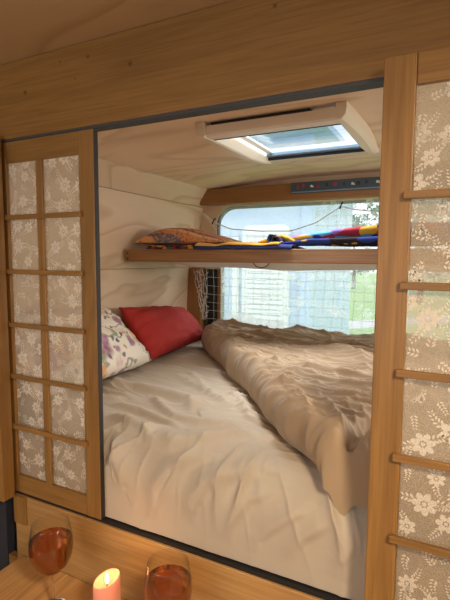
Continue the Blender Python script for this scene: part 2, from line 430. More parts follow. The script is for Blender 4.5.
struct(tag(MB().box(-1.16, .24, .008, .028, -1.6, -.90).build('wall_partition', M['oak_x']), 'oak panel closing the space under the bed', 'wall'))
# cabin ceiling, floor, side walls
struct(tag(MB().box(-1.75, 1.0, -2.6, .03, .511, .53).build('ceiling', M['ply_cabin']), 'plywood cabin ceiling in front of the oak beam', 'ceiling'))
struct(tag(MB().box(-1.75, 1.0, -2.6, 1.40, -1.64, -1.6).build('floor', M['shell']), 'van floor', 'floor'))
struct(tag(MB().box(-1.77, -1.75, -2.6, .03, -1.6, .53).build('wall_cabin', M['ply_cabin']), 'plywood wall at the left of the cabin', 'wall'))
o = MB()
for a in ((-1.75, -.9, -1.6, .511), (.6, 1.0, -1.6, .511), (-.9, .6, -1.6, -.6), (-.9, .6, .4, .511)): o.box(a[0], a[1], -2.62, -2.6, a[2], a[3])
struct(tag(o.build('wall_cabin', M['ply_cabin']), 'plywood wall behind the viewer with an opening', 'wall'))
# right cabin wall with an open window
o = MB()
for a in ((-2.6, .03, -1.6, -.45), (-2.6, .03, .35, .53), (-2.6, -2.1, -.45, .35), (-1.35, .03, -.45, .35)): o.box(1.0, 1.02, a[0], a[1], a[2], a[3])
struct(tag(o.build('wall_cabin', M['ply_cabin']), 'plywood wall with window at the right of the cabin', 'wall'))
struct(tag(MB().box(-1.33, .78, .06, 1.34, -1.6, -.684).build('trim_11', M['shell']), 'box carrying the mattress', 'bed base'))

# ------------------------------------------------------------------ sliding lace doors
def ellipse(c, a, b, ang, n=10):
    ca, sa = math.cos(ang), math.sin(ang)
    return [(c[0]+a*math.cos(2*PI*k/n)*ca-b*math.sin(2*PI*k/n)*sa, c[1]+a*math.cos(2*PI*k/n)*sa+b*math.sin(2*PI*k/n)*ca) for k in range(n)]
def motifs(o, x0, x1, z0, z1, y, rng, dens=1.0, size=1.0, mi=1):
    """appliqued lace flowers and leaf sprays"""
    def poly(pts):
        pts = [(min(max(u, x0), x1), min(max(w, z0), z1)) for u, w in pts]
        area = abs(sum(pts[i-1][0]*pts[i][1]-pts[i][0]*pts[i-1][1] for i in range(len(pts))))
        if area > 1e-6: o.face([(u, y, w) for u, w in pts], mi)
    placed = []
    n = int((x1-x0)*(z1-z0)*330*dens/size**2)
    tries = 0
    while len(placed) < n and tries < n*30:
        tries += 1
        cx, cz = rng.uniform(x0, x1), rng.uniform(z0, z1); R = size*rng.uniform(.016, .024)
        if any((cx-a)**2+(cz-b)**2 < (1.2*(R+r))**2 for a, b, r in placed): continue
        placed.append((cx, cz, R))
        a0 = rng.uniform(0, 6.28); kind = rng.random()
        if kind < .62:
            k = rng.choice((6, 7, 8))
            for i in range(k):
                a = a0+i*2*PI/k
                poly(ellipse((cx+R*.66*math.cos(a), cz+R*.66*math.sin(a)), R*.40, R*.66*math.sin(PI/k), a))
            poly(ellipse((cx, cz), R*.2, R*.2, 0, 8))
            sprays = 2
        else: sprays = 3
        for sp in range(sprays):
            a = a0+sp*2*PI/sprays+rng.uniform(-.5, .5); px, pz = cx+R*.9*math.cos(a), cz+R*.9*math.sin(a); bend = rng.uniform(-.28, .28)
            for q in range(5):
                L = R*.36*(1-.1*q)
                for sd in (-1, 1):
                    b = a+sd*.85
                    poly(ellipse((px+L*.9*math.cos(b), pz+L*.9*math.sin(b)), L*.62, L*.30, b, 8))
                px += R*.36*math.cos(a); pz += R*.36*math.sin(a); a += bend

def lace_door(name, label, xl, stile_l, mun, stile_r, xr, yf, zt, zb, seed, seal, bars=None, rails=None):
    """xl..stile_l left stile, mun vertical bar centre, stile_r..xr right stile; yf front face"""
    dr = thing(name, label, 'door', ((xl+xr)/2, yf+.014, zb), None)
    yb = yf+.014
    dz = zt-zb
    rt, rb = zt-.055*dz/.99, zb+.052*dz/.99
    if rails: rt, rb = rails
    box('stile', M['oak_z'], dr, xl, stile_l, yf, yb, zb, zt)
    box('stile', M['oak_z'], dr, stile_r, xr, yf, yb, zb, zt)
    box('top_rail', M['oak_x'], dr, stile_l+.0005, stile_r-.0005, yf+.001, yb-.001, rt, zt)
    box('bottom_rail', M['oak_x'], dr, stile_l+.0005, stile_r-.0005, yf+.001, yb-.001, zb, rb)
    box('vertical_muntin', M['oak_z'], dr, mun-.0115, mun+.0115, yf-.001, yf+.006, rb+.0005, rt-.0005, bev=.0015)
    for k in range(5):
        z = bars[0]-bars[1]*k if bars else rt+(rb-rt)*(k+1)/6
        box('crossbar', M['oak_x'], dr, stile_l-.012, stile_r+.012, yf-.010, yf-.0015, z-.0065, z+.0065, bev=.0015)
    o = MB(); y = yf+.0095
    o.face([(stile_l+.001, y, rb+.001), (stile_r-.001, y, rb+.001), (stile_r-.001, y, rt-.001), (stile_l+.001, y, rt-.001)], 0)
    motifs(o, stile_l+.002, stile_r-.002, rb+.002, rt-.002, y-.0012, random.Random(seed), 1.3, .85)
    o.build('lace_panel', [M['net_base'], M['net_motif']], dr, fixn=False)
    if seal: box('edge_seal', M['seal'], dr, xr+.0002, xr+.0022, yf+.0015, yb, zb+.002, zt-.002, bev=0)
    return dr
lace_door('sliding_door', 'oak lattice door with lace panes, standing left of the bed opening', -1.158, -1.099, -.972, -.834, -.785, .0005, .3085, -.683, 3, True)
lace_door('sliding_door', 'oak lattice door with lace panes, overlapping the bed opening at right', -.115, -.064, .064, .185, .245, -.040, .331, -.70, 11, False, (.1045, .149), (.281, -.640))

# ------------------------------------------------------------------ roof hatch
h = thing('roof_hatch', 'cream framed roof hatch with open blind in the plywood ceiling', 'roof hatch', (-.49, .63, .345))
ZC = .3995
o = MB()   # near housing bar hanging under the ceiling with a slot above
o.prism([(.352, ZC-.010), (.350, ZC-.036), (.356, ZC-.041), (.392, ZC-.041), (.398, ZC-.036), (.398, ZC-.010)], -.674, -.272, 'x'); o.build('housing_bar', M['hatch'], h)
o = MB(); o.box(-.655, -.355, .356, .394, ZC-.010, ZC-.001); o.build('slot_shade', M['black'], h)  # black block standing in for the shadow gap above the bar
def bow(xin, xout, name):
    n = 16; b = MB(); rows = []
    for i in range(n+1):
        u = i/n; y = .345+u*.575
        bulge = math.sin(PI*min(1, u*1.05))*.014
        dep = .043*(1-.12*u) if u < .45 else .043*(.946)*math.sqrt(max(0, 1-((u-.45)/.58)**2))
        dep = max(dep, .006); s = 1 if xout > xin else -1
        xo = xout+s*bulge
        rows.append([(xin, y, ZC), (xin, y, ZC-dep+.004), (xin+s*.005, y, ZC-dep), (xo-s*.012, y, ZC-dep*.96), (xo-s*.002, y, ZC-dep*.7), (xo, y, ZC-dep*.35), (xo, y, ZC)])
    b.grid(rows, closed_v=True)
    b.face(rows[0]); b.face(rows[-1]); b.build(name, M['hatch'], h)
bow(-.284, -.257, 'side_bow'); bow(-.670, -.703, 'side_bow')
box('far_bar', M['hatch'], h, -.672, -.274, .862, .905, ZC-.014, ZC, bev=.003)
o = MB()   # shaft
for a in ((-.695, -.690, .40, .86), (-.29, -.285, .40, .86)): o.box(a[0], a[1], a[2], a[3], .401, .428)
o.box(-.695, -.285, .400, .405, .401, .428); o.box(-.695, -.285, .855, .860, .401, .428); o.build('shaft', M['shaft'], h)
box('blind_bar', M['bluegrey'], h, -.668, -.278, .832, .853, ZC-.005, ZC+.012, bev=.004)
box('seal', M['black'], h, -.668, -.278, .8555, .8615, ZC-.014, ZC+.003, bev=0)
box('seal', M['black'], h, -.668, -.278, .3985, .4025, ZC-.041, ZC-.035, bev=0)
o = MB(); o.tube([(-.6, .405, .44), (-.585, .62, .45), (-.58, .85, .455)], .008, 8); 
box('stay', M['white_pl'], h, -.664, -.64, .41, .84, .405, .415, bev=.003)
o.bm.free()
o = MB(); o.box(-.72, -.27, .38, .88, .429, .436, bev=.003); o.build('dome', M['dome'], h)
o = MB()
for a in ((-.690, -.295, .610, .618),): o.box(a[0], a[1], a[2], a[3], .4235, .4288)
o.build('dome_bar', M['bluegrey'], h)

# ------------------------------------------------------------------ bed
RIDGES = {
 'R1': ([(-1.101, .926), (-.961, .922), (-.824, .951), (-.722, .967), (-.658, 1.026)], .022, .016),
 'R2': ([(-.669, 1.222), (-.606, 1.228), (-.526, 1.195), (-.49, 1.15), (-.457, 1.139), (-.418, 1.126)], .024, .014),
 'R3': ([(-.875, 1.168), (-.715, 1.2), (-.681, 1.23), (-.618, 1.235)], .015, .011),
 'R4': ([(-.781, 1.22), (-.772, 1.248), (-.74, 1.308), (-.718, 1.36)], .018, .013),
 'R5': ([(-.629, 1.451), (-.622, 1.336), (-.586, 1.284), (-.486, 1.226)], .014, .011),
 'R6': ([(-.521, 1.409), (-.51, 1.344), (-.478, 1.294), (-.414, 1.264), (-.36, 1.25)], .018, .015),
 'R7': ([(-.362, 1.466), (-.353, 1.389), (-.29, 1.327), (-.223, 1.283)], .013, .010),
 'R8': ([(-.299, 1.435), (-.249, 1.352), (-.178, 1.29)], .015, .011),
 'R9': ([(-.933, 1.088), (-.811, 1.096), (-.673, 1.143), (-.61, 1.166)], .012, .009),
 'R10': ([(-.954, .707), (-.764, .818), (-.567, .948)], .018, .008),
 'R11': ([(-.193, 1.456), (-.175, 1.383), (-.141, 1.33)], .012, .010),
 'R12': ([(-.425, 1.445), (-.41, 1.363), (-.376, 1.307), (-.306, 1.271)], .011, .007),
 'R13': ([(-.852, .99), (-.691, 1.09), (-.603, 1.098), (-.492, 1.073)], .014, .010),
 'R14': ([(-1.05, .60), (-.90, .66), (-.80, .76), (-.72, .86)], .016, .006),
 'R15': ([(-1.12, 1.02), (-1.0, 1.06), (-.9, 1.05)], .014, .009),
 'R16': ([(-.70, .80), (-.60, .86), (-.5, 1.0), (-.42, 1.05)], .014, .006),
}
def seglen(P, poly):
    d = np.full(P.shape[0], 9.); side = np.zeros(P.shape[0])
    for a, b in zip(poly[:-1], poly[1:]):
        a = np.array(a); b = np.array(b); ab = b-a; L2 = ab@ab
        tt = np.clip(((P-a)@ab)/L2, 0, 1); q = P-(a+tt[:, None]*ab); dd = np.hypot(q[:, 0], q[:, 1])
        m = dd < d; sg = np.sign(ab[0]*q[:, 1]-ab[1]*q[:, 0]); side = np.where(m, sg, side); d = np.where(m, dd, d)
    # fade towards both ends
    e0 = np.hypot(*(P-np.array(poly[0])).T); e1 = np.hypot(*(P-np.array(poly[-1])).T)
    return d, side, np.minimum(1, np.minimum(e0, e1)/.05)
EDGE = [(.02, -.20), (.144, -.335), (.377, -.50), (.673, -.755), (1.0, -1.03), (1.10, -1.10), (1.18, -1.115), (1.215, -1.07)]
def edge_x(y):
    for (ya, xa), (yb, xb) in zip(EDGE[:-1], EDGE[1:]):
        if y <= yb: return xa+(xb-xa)*(y-ya)/(yb-ya)
    return EDGE[-1][1]
def smooth_edge(y): return sum(edge_x(min(1.215, max(.02, y+q*.02)))*w for q, w in ((-2, .1), (-1, .2), (0, .4), (1, .2), (2, .1)))
def under(x, y): return .05 < y < 1.2 and x > smooth_edge(y)+.03
mat = thing('mattress', 'thick mattress in a creased beige fitted sheet', 'mattress', (-.27, .68, -.684))
box('mattress_body', M['white_cloth'], mat, -1.285, .74, .06, 1.285, -.682, -.485, bev=.075)
xsn = list(np.linspace(-1.29, .12, 470))+list(np.linspace(.16, .745, 16))
ssn = list(np.linspace(-.20, 1.455, 520))
def base_pt(s):
    """y, z, normal along the cross section: up the back, over the top, down the front"""
    r = .112
    if s < 0: return 1.30, -.46+s, (1., 0.)
    if s < 1.17: return 1.30-s, -.46, (0., 1.)
    if s < 1.17+r*PI/2:
        a = (s-1.17)/r; return .13-r*math.sin(a), -.572+r*math.cos(a), (-math.sin(a), math.cos(a))
    return .018, -.572-(s-1.17-r*PI/2), (-1., 0.)
P = np.array([(x, s) for s in ssn for x in xsn])
H = np.zeros(len(P))
for poly, w_, a_ in RIDGES.values():
    d, side, fade = seglen(P, poly)
    H += 1.9*a_*fade*np.where(side > 0, np.exp(-(d/(w_*.75))**2), np.exp(-(d/(w_*1.7))**2))
for i, (x, s) in enumerate(P):
    if x > .13: continue
    wx = x+.06*noise.noise((x*3, s*3, 4)); ws = s+.06*noise.noise((x*3, s*3, 9))
    ft = 1-.75*min(1, max(0, (s-.98)/.2)); m1 = .65+.5*noise.noise((x*2.5, s*2.5, 7)); m2 = .6+.6*noise.noise((x*3.5, s*3, 17))
    n1 = ridged(wx*1.3+ws*.6, ws*13-wx*1.5, 2)**8*.016*m1
    n2 = fbm(x*4, s*5, 1, 2)*.006
    n3 = ridged(wx*2.2+ws*1.5, ws*25-wx*4, 5)**8*.007*m2+ridged(wx*3, ws*44-wx*5, 15)**6*.0025
    n1 *= ft; n3 *= ft
    if under(x, 1.30-s): n1 *= .1; n2 *= .2; n3 *= .1
    if s > 1.15:     # hanging front: vertical drags
        k = min(1, (s-1.15)/.15); n1 = n1*(1-k)+k*(ridged(wx*7+2.2*ws, ws*1.8, 3)**9*.026+ridged(wx*17-3*ws, ws*2.5, 31)**7*.007); n3 *= 1-.6*k
    H[i] += n1+n2+n3
fold = np.maximum(0, (P[:, 1]-1.44)/.03)
rows = []; k = 0
for s in ssn:
    y, z, nm = base_pt(s); r = []
    tuck = .0*max(0, (s-1.43)/.04)**1.5
    for x in xsn:
        hh = H[k]; k += 1
        yy = y+nm[0]*hh*(.8 if s < 1.3 else .8*max(.12, 1-(s-1.3)/.14))+tuck; yy = max(yy, .017 if (x < -.76 or x > -.13) else .004) if s > 1.17 else yy
        r.append((x, yy, max(z+nm[1]*hh, -.682)))
    rows.append(r)
o = MB(); o.grid(rows); o.build('fitted_sheet', M['sheet'], mat, smooth=True)

# duvet folded back over the right half of the bed
GROOVE = [(-.185, .0), (-.165, .06), (-.135, .10), (-.09, .13), (0, .15)]
ysd = list(np.linspace(.025, 1.215, 420)); rows = []; BASE = -.459; HD = .112; RX = .05
dp = []
for y in ysd:
    k0 = min(1, max(0, (y-.025)/.07)); k1 = min(1, max(0, (1.215-y)/.07))
    ff = math.sqrt(max(0, 1-(1-k0)**2)); fb = math.sqrt(max(0, 1-(1-k1)**2))
    sc = max(.06, ff*fb); xe = smooth_edge(y)+.03*noise.noise((y*5, 1.3, 0))+.008*noise.noise((y*17, 4.3, 0))
    drop = .055*max(0, 1-y/.13)**1.3      # slumps over the rounded mattress edge
    r = []
    Hh = HD*sc*(1+.12*noise.noise((y*4, 8, 0)))
    for th in np.linspace(-75, 90, 18):
        a = math.radians(th); r.append([xe+RX*sc**.5*(1-math.cos(a)), y, BASE+Hh/2+Hh/2*math.sin(a), th])
    x0 = xe+RX*sc**.5
    for q in range(1, 220):
        u = q/219; x = x0+u**1.15*(.74-x0)
        r.append([x, y, BASE+Hh+.004*sc, 90])
    for v in r:
        x, th = v[0], v[3]; wgt = min(1, max(0, (th+20)/80))*min(1, sc*1.5)
        wy = y+.05*noise.noise((x*2.5, y*3, 2)); wx = x+.05*noise.noise((x*3, y*3, 6))
        kx = min(1, max(0, (x+.20)/.07)); v[2] -= drop*(.25+.75*kx)
        hgt = (ridged(wx*1.8-wy*.8, wy*10+wx*2.2, 3)**7)*.030*(.75+.4*noise.noise((x*2, y*3, 12)))
        hgt += (ridged(wx*4-wy*2, wy*24+wx*6, 8)**7)*.016*(.7+.5*noise.noise((x*3, y*4, 19)))
        hgt += (ridged(wx*9+wy*5, wy*34+wx*3, 28)**6)*.006
        hgt += fbm(x*3, y*4.5, 5, 2)*.014
        if y < .32: hgt += (ridged(wx*13+wy*7, wy*3+wx*2, 41)**6*.020+ridged(wx*26+wy*9, wy*6, 43)**6*.008)*(1-y/.32)
        # creases radiating from the rolled edge
        hgt += (ridged(wx*4+wy*16, wy*3-wx*3, 21)**5)*.012*math.exp(-max(0, x-xe)/.14)
        v[2] += hgt*wgt; v[0] -= hgt*.5*max(0, math.cos(math.radians(th)))
    dp.append(r)
arr = np.array([[v[:2] for v in r] for r in dp]).reshape(-1, 2)
d, side, fade = seglen(arr, GROOVE)
g = (.05*np.exp(-(d/.018)**2)).reshape(len(dp), -1)
rows = [[(v[0], v[1], v[2]-g[i][j]*(1 if v[3] > 20 else .3)) for j, v in enumerate(r)] for i, r in enumerate(dp)]
o = MB(); o.grid(rows)
du = tag(o.build('duvet', M['duvet'], None, smooth=True), 'rumpled tan duvet folded back over the right half of the bed', 'duvet')

def pillow(name, mat_, label, A, B, C, D, thick, seed, bulge=(0, 0, 0), cat='pillow', pinch=.10, n=44, parent=None, wr=.006, group=None):
    """soft pillow whose four corners are A (top left), B (top right), C (bottom right), D (bottom left)"""
    A, B, C, D = map(Vector, (A, B, C, D)); o = MB()
    nrm = ((B-A).cross(D-A)).normalized()
    if nrm.x < 0 and abs(nrm.z) < .9: nrm = -nrm
    if nrm.z < 0: nrm = -nrm
    for sd in (1, -1):
        rows = []
        for i in range(n+1):
            v_ = math.sin((i/n*2-1)*PI/2); r = []
            for j in range(n+1):
                u_ = math.sin((j/n*2-1)*PI/2)
                uu = u_*(1-pinch*(1-v_*v_)*abs(u_)**2); vv = v_*(1-pinch*(1-u_*u_)*abs(v_)**2)
                s_, t_ = (uu+1)/2, (vv+1)/2
                p = (D*(1-s_)+C*s_)*(1-t_)+(A*(1-s_)+B*s_)*t_
                f = max(0, (1-u_*u_)*(1-v_*v_))**.42
                e = max(abs(u_), abs(v_))
                w_ = wr*(fbm(u_*3+seed, v_*3, sd, 2)+.9*(ridged(u_*3.5+v_*1.5+seed, v_*4-u_, sd*2)**4)*(1.2-f))
                p = p+nrm*(sd*thick/2*f+w_*(1 if f > .02 else 0)+.010*fbm(u_*2, v_*2, seed, 2))
                r.append(p)
            rows.append(r)
        o.grid(rows)
    return tag(o.build(name, mat_, parent, smooth=True), label, cat if not parent else None, group)
pillow('pillow', M['red_cloth'], 'plain red pillow slumped against the wooden wall', (-1.272, .66, -.218), (-1.262, 1.16, -.262), (-1.135, 1.195, -.42), (-1.105, .66, -.430), .135, 3, pinch=.035, wr=.007)
pillow('pillow', M['floral'], 'off-white pillow printed with mauve and ochre flowers', (-1.235, .02, -.18), (-1.235, .535, -.205), (-1.067, .612, -.418), (-1.04, .03, -.408), .15, 8, pinch=-.02, wr=.008)

# ------------------------------------------------------------------ shelf across the window
sf = thing('shelf', 'wooden shelf across the rear window above the bed', 'shelf', (-.25, .97, -.045))
box('rail', M['pine_x'], sf, -1.278, .76, .712, .738, -.018, .034, bev=.004)
box('board', M['pine_x'], sf, -1.278, .76, .739, 1.225, .006, .022, bev=.001)
for z in (.018, -.004): 
    o = MB(); o.tube([(-1.258, .7125, z), (-1.258, .7095, z)], .004, 10); o.build('screw', M['screw'], sf)
rows = []
for i in range(60):
    x = -1.19+i*(1.94/59); k = min(1, (x+1.19)/.22); k = k*k*(3-2*k); r = []
    for j in range(14):
        u = j/13; y = .742+u*.475
        pr = min(1, u/.12)**.6
        r.append((x, y, .004-(.009+k*.038)*pr-.004*k*math.sin(x*9)*pr+.002*noise.noise((x*8, y*8, 0))))
    rows.append(r)
o = MB(); o.grid(rows); o.build('underside_liner', M['white_cloth'], sf, smooth=True)
o = MB(); o.tube([(-.645+.033*math.cos(a), .7405, -.012-.024*math.sin(a)) for a in np.linspace(-.5, PI+.5, 16)], .0018, 6); tag(o.build('cord_loop', M['dark_cord']), 'dark cord loop hanging below the shelf', 'cord')

# striped cushion
o = MB()
for sd in (1, -1):
    rows = []
    for i in range(31):
        v_ = math.sin((i/30*2-1)*PI/2); r = []
        for j in range(51):
            u_ = math.sin((j/50*2-1)*PI/2)
            x = -1.035+.212*u_*(1-.06*(1-v_*v_)*u_*u_); y = .885+.135*v_*(1-.08*(1-u_*u_)*v_*v_)
            f = max(0, (1-u_*u_)*(1-v_*v_))**.5
            zb = .066+.022*max(0, -u_)*0
            top = .062*f*(1-.5*u_)+.006*noise.noise((x*9, y*9, 2))*f
            r.append((x, y, zb+(top if sd > 0 else -.020*f)))
        rows.append(r)
    o.grid(rows)
tag(o.build('cushion', M['ikat'], None, smooth=True), 'flat striped orange and slate cushion lying on the shelf end', 'cushion')

# patterned blanket: flat layer with yellow border hanging over the rail, rolled folds at right
bl = thing('blanket', 'blue, yellow and red printed blanket spread and rolled along the shelf', 'blanket', (-.5, .9, .035))
rows = []; rows2 = []
for i in range(70):
    x = -.915+i*(.40/69)
    wv = .006*noise.noise((x*14, 3, 0))+.004*math.sin(x*31)
    drop = max(.001, .006+.008*noise.noise((x*7, 9, 0)))
    rows.append([(x, .705-.001, .040-drop+wv*.5), (x, .705, .040+wv*.3), (x, .712, .046+wv), (x, .74, .046+wv), (x, .80, .040), (x, .96, .030)])
    yl = .006+.010*max(0, noise.noise((x*6, 1, 5)))
    rows2.append([(x, .7035, .0475+wv*.5), (x, .706, .051+wv), (x, .716, .052+wv+yl*.3), (x, .735, .053+wv+yl*.6), (x, .79, .050), (x, .84, .042)])
o = MB(); o.grid(rows); o.build('blue_layer', M['wax_blue'], bl, smooth=True, solid=.004)
o = MB(); o.grid(rows2[:62]); o.build('yellow_border', M['wax_yellow'], bl, smooth=True, solid=.003)
def fold(path, rs, name, m):
    o = MB(); pts = []; rr = []
    n = 40
    for i in range(n+1):
        u = i/n*(len(path)-1); k = min(int(u), len(path)-2); f = u-k
        p = Vector(path[k]).lerp(Vector(path[k+1]), f); r0, r1 = rs[k], rs[k+1]
        w_ = 1+.18*noise.noise((p.x*16, 2, 7))
        pts.append(p); rr.append(((r0[0]+(r1[0]-r0[0])*f)*w_, (r0[1]+(r1[1]-r0[1])*f)*w_))
    o.tube(pts, 0, 16, rs=rr); o.build(name, m, bl, smooth=True)
fold([(-.60, .775, .067), (-.52, .80, .072), (-.40, .84, .085), (-.25, .86, .097), (-.05, .86, .10), (.3, .86, .10)], [(.020, .012), (.03, .014), (.05, .016), (.05, .019), (.05, .02), (.05, .02)], 'upper_fold', M['wax_bright'])
fold([(-.56, .750, .052), (-.44, .76, .058), (-.33, .775, .058), (-.2, .78, .060), (.3, .78, .06)], [(.014, .006), (.03, .009), (.035, .013), (.035, .014), (.035, .014)], 'lower_fold', M['wax_dark'])
# rolled loop where the blanket turns over
sp = [(-.583+ (.024-.0025*a)*math.cos(a+2.2)*1.1, (.066)+(.024-.0025*a)*math.sin(a+2.2)) for a in np.linspace(0, 7.5, 40)]
o = MB(); o.grid([[(x, y, z) for x, z in sp] for y in (.712, .74, .78, .83)]); o.build('rolled_loop', M['wax_dark'], bl, smooth=True, solid=.005)
fold([(-.66, .76, .055), (-.61, .765, .068), (-.575, .77, .078), (-.55, .775, .070), (-.525, .775, .06)], [(.02, .006), (.024, .011), (.02, .010), (.02, .010), (.012, .006)], 'yellow_fold', M['wax_yellow'])
# folded woven throw below the cushion
o = MB()
for k in range(2):
    z = .0355+.0075*k
    o.box(-1.165+.01*k, -.93, .711+.004*k, .95, z, z+.0072, bev=.003)
tag(o.build('throw', M['woven_trim']), 'folded woven throw with red and black edge under the striped cushion', 'throw')

# blue-grey strip with red and white marks on the lintel
st = thing('hook_strip', 'slate coloured strip with red and white marks on the wooden board', 'wall strip', (-.25, 1.295, .314))
box('backing', M['strip'], st, -.718, .25, 1.291, 1.2995, .314, .366, bev=.002)
o = MB(); o.box(-.715, .247, 1.2895, 1.291, .3165, .3225); o.build('lower_edge', M['bluegrey'], st)
rng = random.Random(4); x = -.69
while x < .22:
    o = MB(); k = rng.random(); wd = rng.uniform(.014, .026); zc = .344+rng.uniform(-.005, .005)
    if k < .45: pts = [(x+wd/2+wd/2*math.cos(a)*(1 if q % 2 else .7), zc+.010*math.sin(a)*(1 if q % 2 else .75)) for q, a in enumerate(np.linspace(0, 2*PI, 10, endpoint=False))]; m = M['red']
    elif k < .8: pts = [(x, zc-.004), (x+wd, zc-.007), (x+wd*.9, zc+.001), (x+wd*.4, zc+.007), (x, zc+.004)]; m = M['pwhite']
    else: pts = [(x, zc-.008), (x+wd*.6, zc-.008), (x+wd*.6, zc+.008), (x, zc+.008)]; m = M['pdark']
    o.prism(pts, 1.2895, 1.2909); o.build('mark', m, st); x += wd+rng.uniform(.006, .03)
for i, x in enumerate((-.595, -.46)):
    pass

# black ribbed panel left of the window
o = MB(); o.box(-1.222, -1.147, 1.336, 1.352, -.42, -.060, bev=.003)
for k in range(9): o.box(-1.218, -1.151, 1.330, 1.337, -.40+k*.038, -.378+k*.038, bev=.002)
tag(o.build('ribbed_panel', M['black']), 'black ribbed panel between the brown post and the window', 'panel')

# lace curtain over the window
cur = thing('lace_curtain', 'sheer white lace curtain over the rear window', 'curtain', (-.4, 1.318, -.42))
rows = []
for i in range(120):
    x = -1.12+i*(1.72/119); yv = 1.318+.006*math.sin(x*38)+.004*math.sin(x*17+1)
    rows.append([(x, yv, z) for z in (-.42, -.2, 0, .15, .275)])
o = MB(); o.grid(rows); o.build('net_ground', M['win_lace'], cur, smooth=True)
o = MB(); rg = random.Random(5)
motifs(o, -1.10, .55, -.135, -.06, 1.306, rg, 1.5, .9, 0)
motifs(o, -.60, .55, .06, .27, 1.306, rg, .8, .9, 0)
motifs(o, -1.1, .55, -.40, -.14, 1.306, rg, .35, 1.2, 0)
o.build('lace_flowers', M['win_motif'], cur, fixn=False)
rows = []
for i in range(60):
    u = i/59; x = -1.06+u*.34; rr = []
    for j in range(10):
        v_ = j/9; rr.append((x+.012*noise.noise((u*9, v_*4, 1)), 1.247+.012*noise.noise((u*14, v_*5, 3))+.008*math.sin(u*40)*(1-v_), -.42+v_*(.11+.028*math.sin(PI*min(1, u*1.6))*(1 if u < .62 else .6))+.008*noise.noise((u*12, v_*3, 6))))
    rows.append(rr)
o = MB(); o.grid(rows); o.build('gathered_hem', M['win_motif'], cur, smooth=True)

# rope and cargo net
ROPE = [(-1.215, .240), (-1.199, .233), (-1.138, .189), (-1.037, .15), (-.869, .136), (-.711, .133), (-.588, .168), (-.509, .216), (-.468, .242), (-.418, .226), (-.295, .208), (-.1, .20), (.1, .24), (.3, .2), (.5, .22)]
def rope_z(x):
    for (xa, za), (xb, zb) in zip(ROPE[:-1], ROPE[1:]):
        if x <= xb: return za+(zb-za)*(x-xa)/(xb-xa)
    return ROPE[-1][1]
net = thing('cargo_net', 'white knotted cord net slung across the rear window from a rope', 'net', (-.4, 1.278, -.35))
YN = 1.278
o = MB()
rp = []
for i in range(160): 
    x = -1.215+i*(1.715/159); z = sum(rope_z(x+q*.008)*w for q, w in ((-2, .1), (-1, .2), (0, .4), (1, .2), (2, .1))); rp.append((x, YN, z))
o.tube(rp, .0026, 6); o.build('rope', M['cord'], net, smooth=True)
for x, z in ((-1.138, .189), (-.468, .242)):
    o = MB(); o.tube([(x-.006, YN-.004, z-.012), (x-.002, YN-.006, z), (x+.004, YN-.004, z+.012), (x+.002, YN+.01, z+.018), (x, YN+.022, z+.02)], .004, 8); o.build('hook', M['dark_cord'], net, smooth=True)
o = MB(); SX, SZ = .046, .044
def warp(x, z): return (x+.010*noise.noise((x*7, z*7, 1))+.05*(z+.1)*(1 if x > -1.05 else .2)*.4, YN+.003*noise.noise((x*9, z*9, 3)), z+.009*noise.noise((x*7, z*6, 8)))
k = 0; x = -1.18
while x < .55:
    top = rope_z(x)-.002 if x > -1.14 else -.045
    zz = np.linspace(top, -.36, 26); o.tube([warp(x, z) if abs(z-top) > 1e-6 else (warp(x, z)[0], YN, top) for z in zz], .0008, 4); x += SX
z = .20
while z > -.36:
    seg = []; 
    for x in np.linspace(-1.18, .55, 90):
        if z < rope_z(x)-.004 and not (x < -1.14 and z > -.04): seg.append(warp(x, z))
        else:
            if len(seg) > 2: o.tube(seg, .0008, 4)
            seg = []
    if len(seg) > 2: o.tube(seg, .0008, 4)
    z -= SZ
# gathered left edge of the net in front of the post
for k in range(5):
    u = k/4; o.tube([(-1.262+u*.075+.012*math.sin(q*1.3+k), YN-.004, -.066-q*.036) for q in range(0)] or [(-1.262+u*.08+(.058*(1-u))*(q/8)+.006*math.sin(q*2.1+k*1.7), YN, -.066-q*.034) for q in range(9)], .0015, 5)
for q in range(8):
    o.tube([(-1.262+u*.09+(.058*(1-u))*(q/8)+.004*math.sin(u*9+q), YN, -.085-q*.034+.012*math.sin(u*7+q*2)) for u in np.linspace(0, 1, 8)], .0015, 5)
for x0, x1 in ((-1.215, -1.138), (-1.2, -1.14), (-1.19, -1.125)):
    o.tube([(x0+(x1-x0)*u, YN, .235-.05*u-.12*u*u*(x0+1.22)*10) for u in np.linspace(0, 1, 6)], .0013, 5)
o.build('mesh_cords', M['cord'], net, smooth=True)

# ------------------------------------------------------------------ table, glasses, candle
tb = thing('dining_table', 'oak table top under the glasses and candle', 'table', (-.55, -.3, -1.6))
box('tabletop', M['oak_y'], tb, -1.086, .30, -.56, -.001, -.905, -.873, bev=.003)
for x in (-1.0, .2): box('leg', M['oak_z'], tb, x-.025, x+.025, -.52, -.47, -1.598, -.9055)
ct = thing('bench_seat', 'dark navy bench cushion beside the left end of the table', 'seat', (-1.42, -.2, -1.598))
box('seat_cushion', M['navy'], ct, -1.74, -1.16, -.55, -.03, -1.16, -1.02, bev=.02)
box('seat_box', M['navy'], ct, -1.74, -1.16, -.54, -.03, -1.598, -1.162, bev=.004)

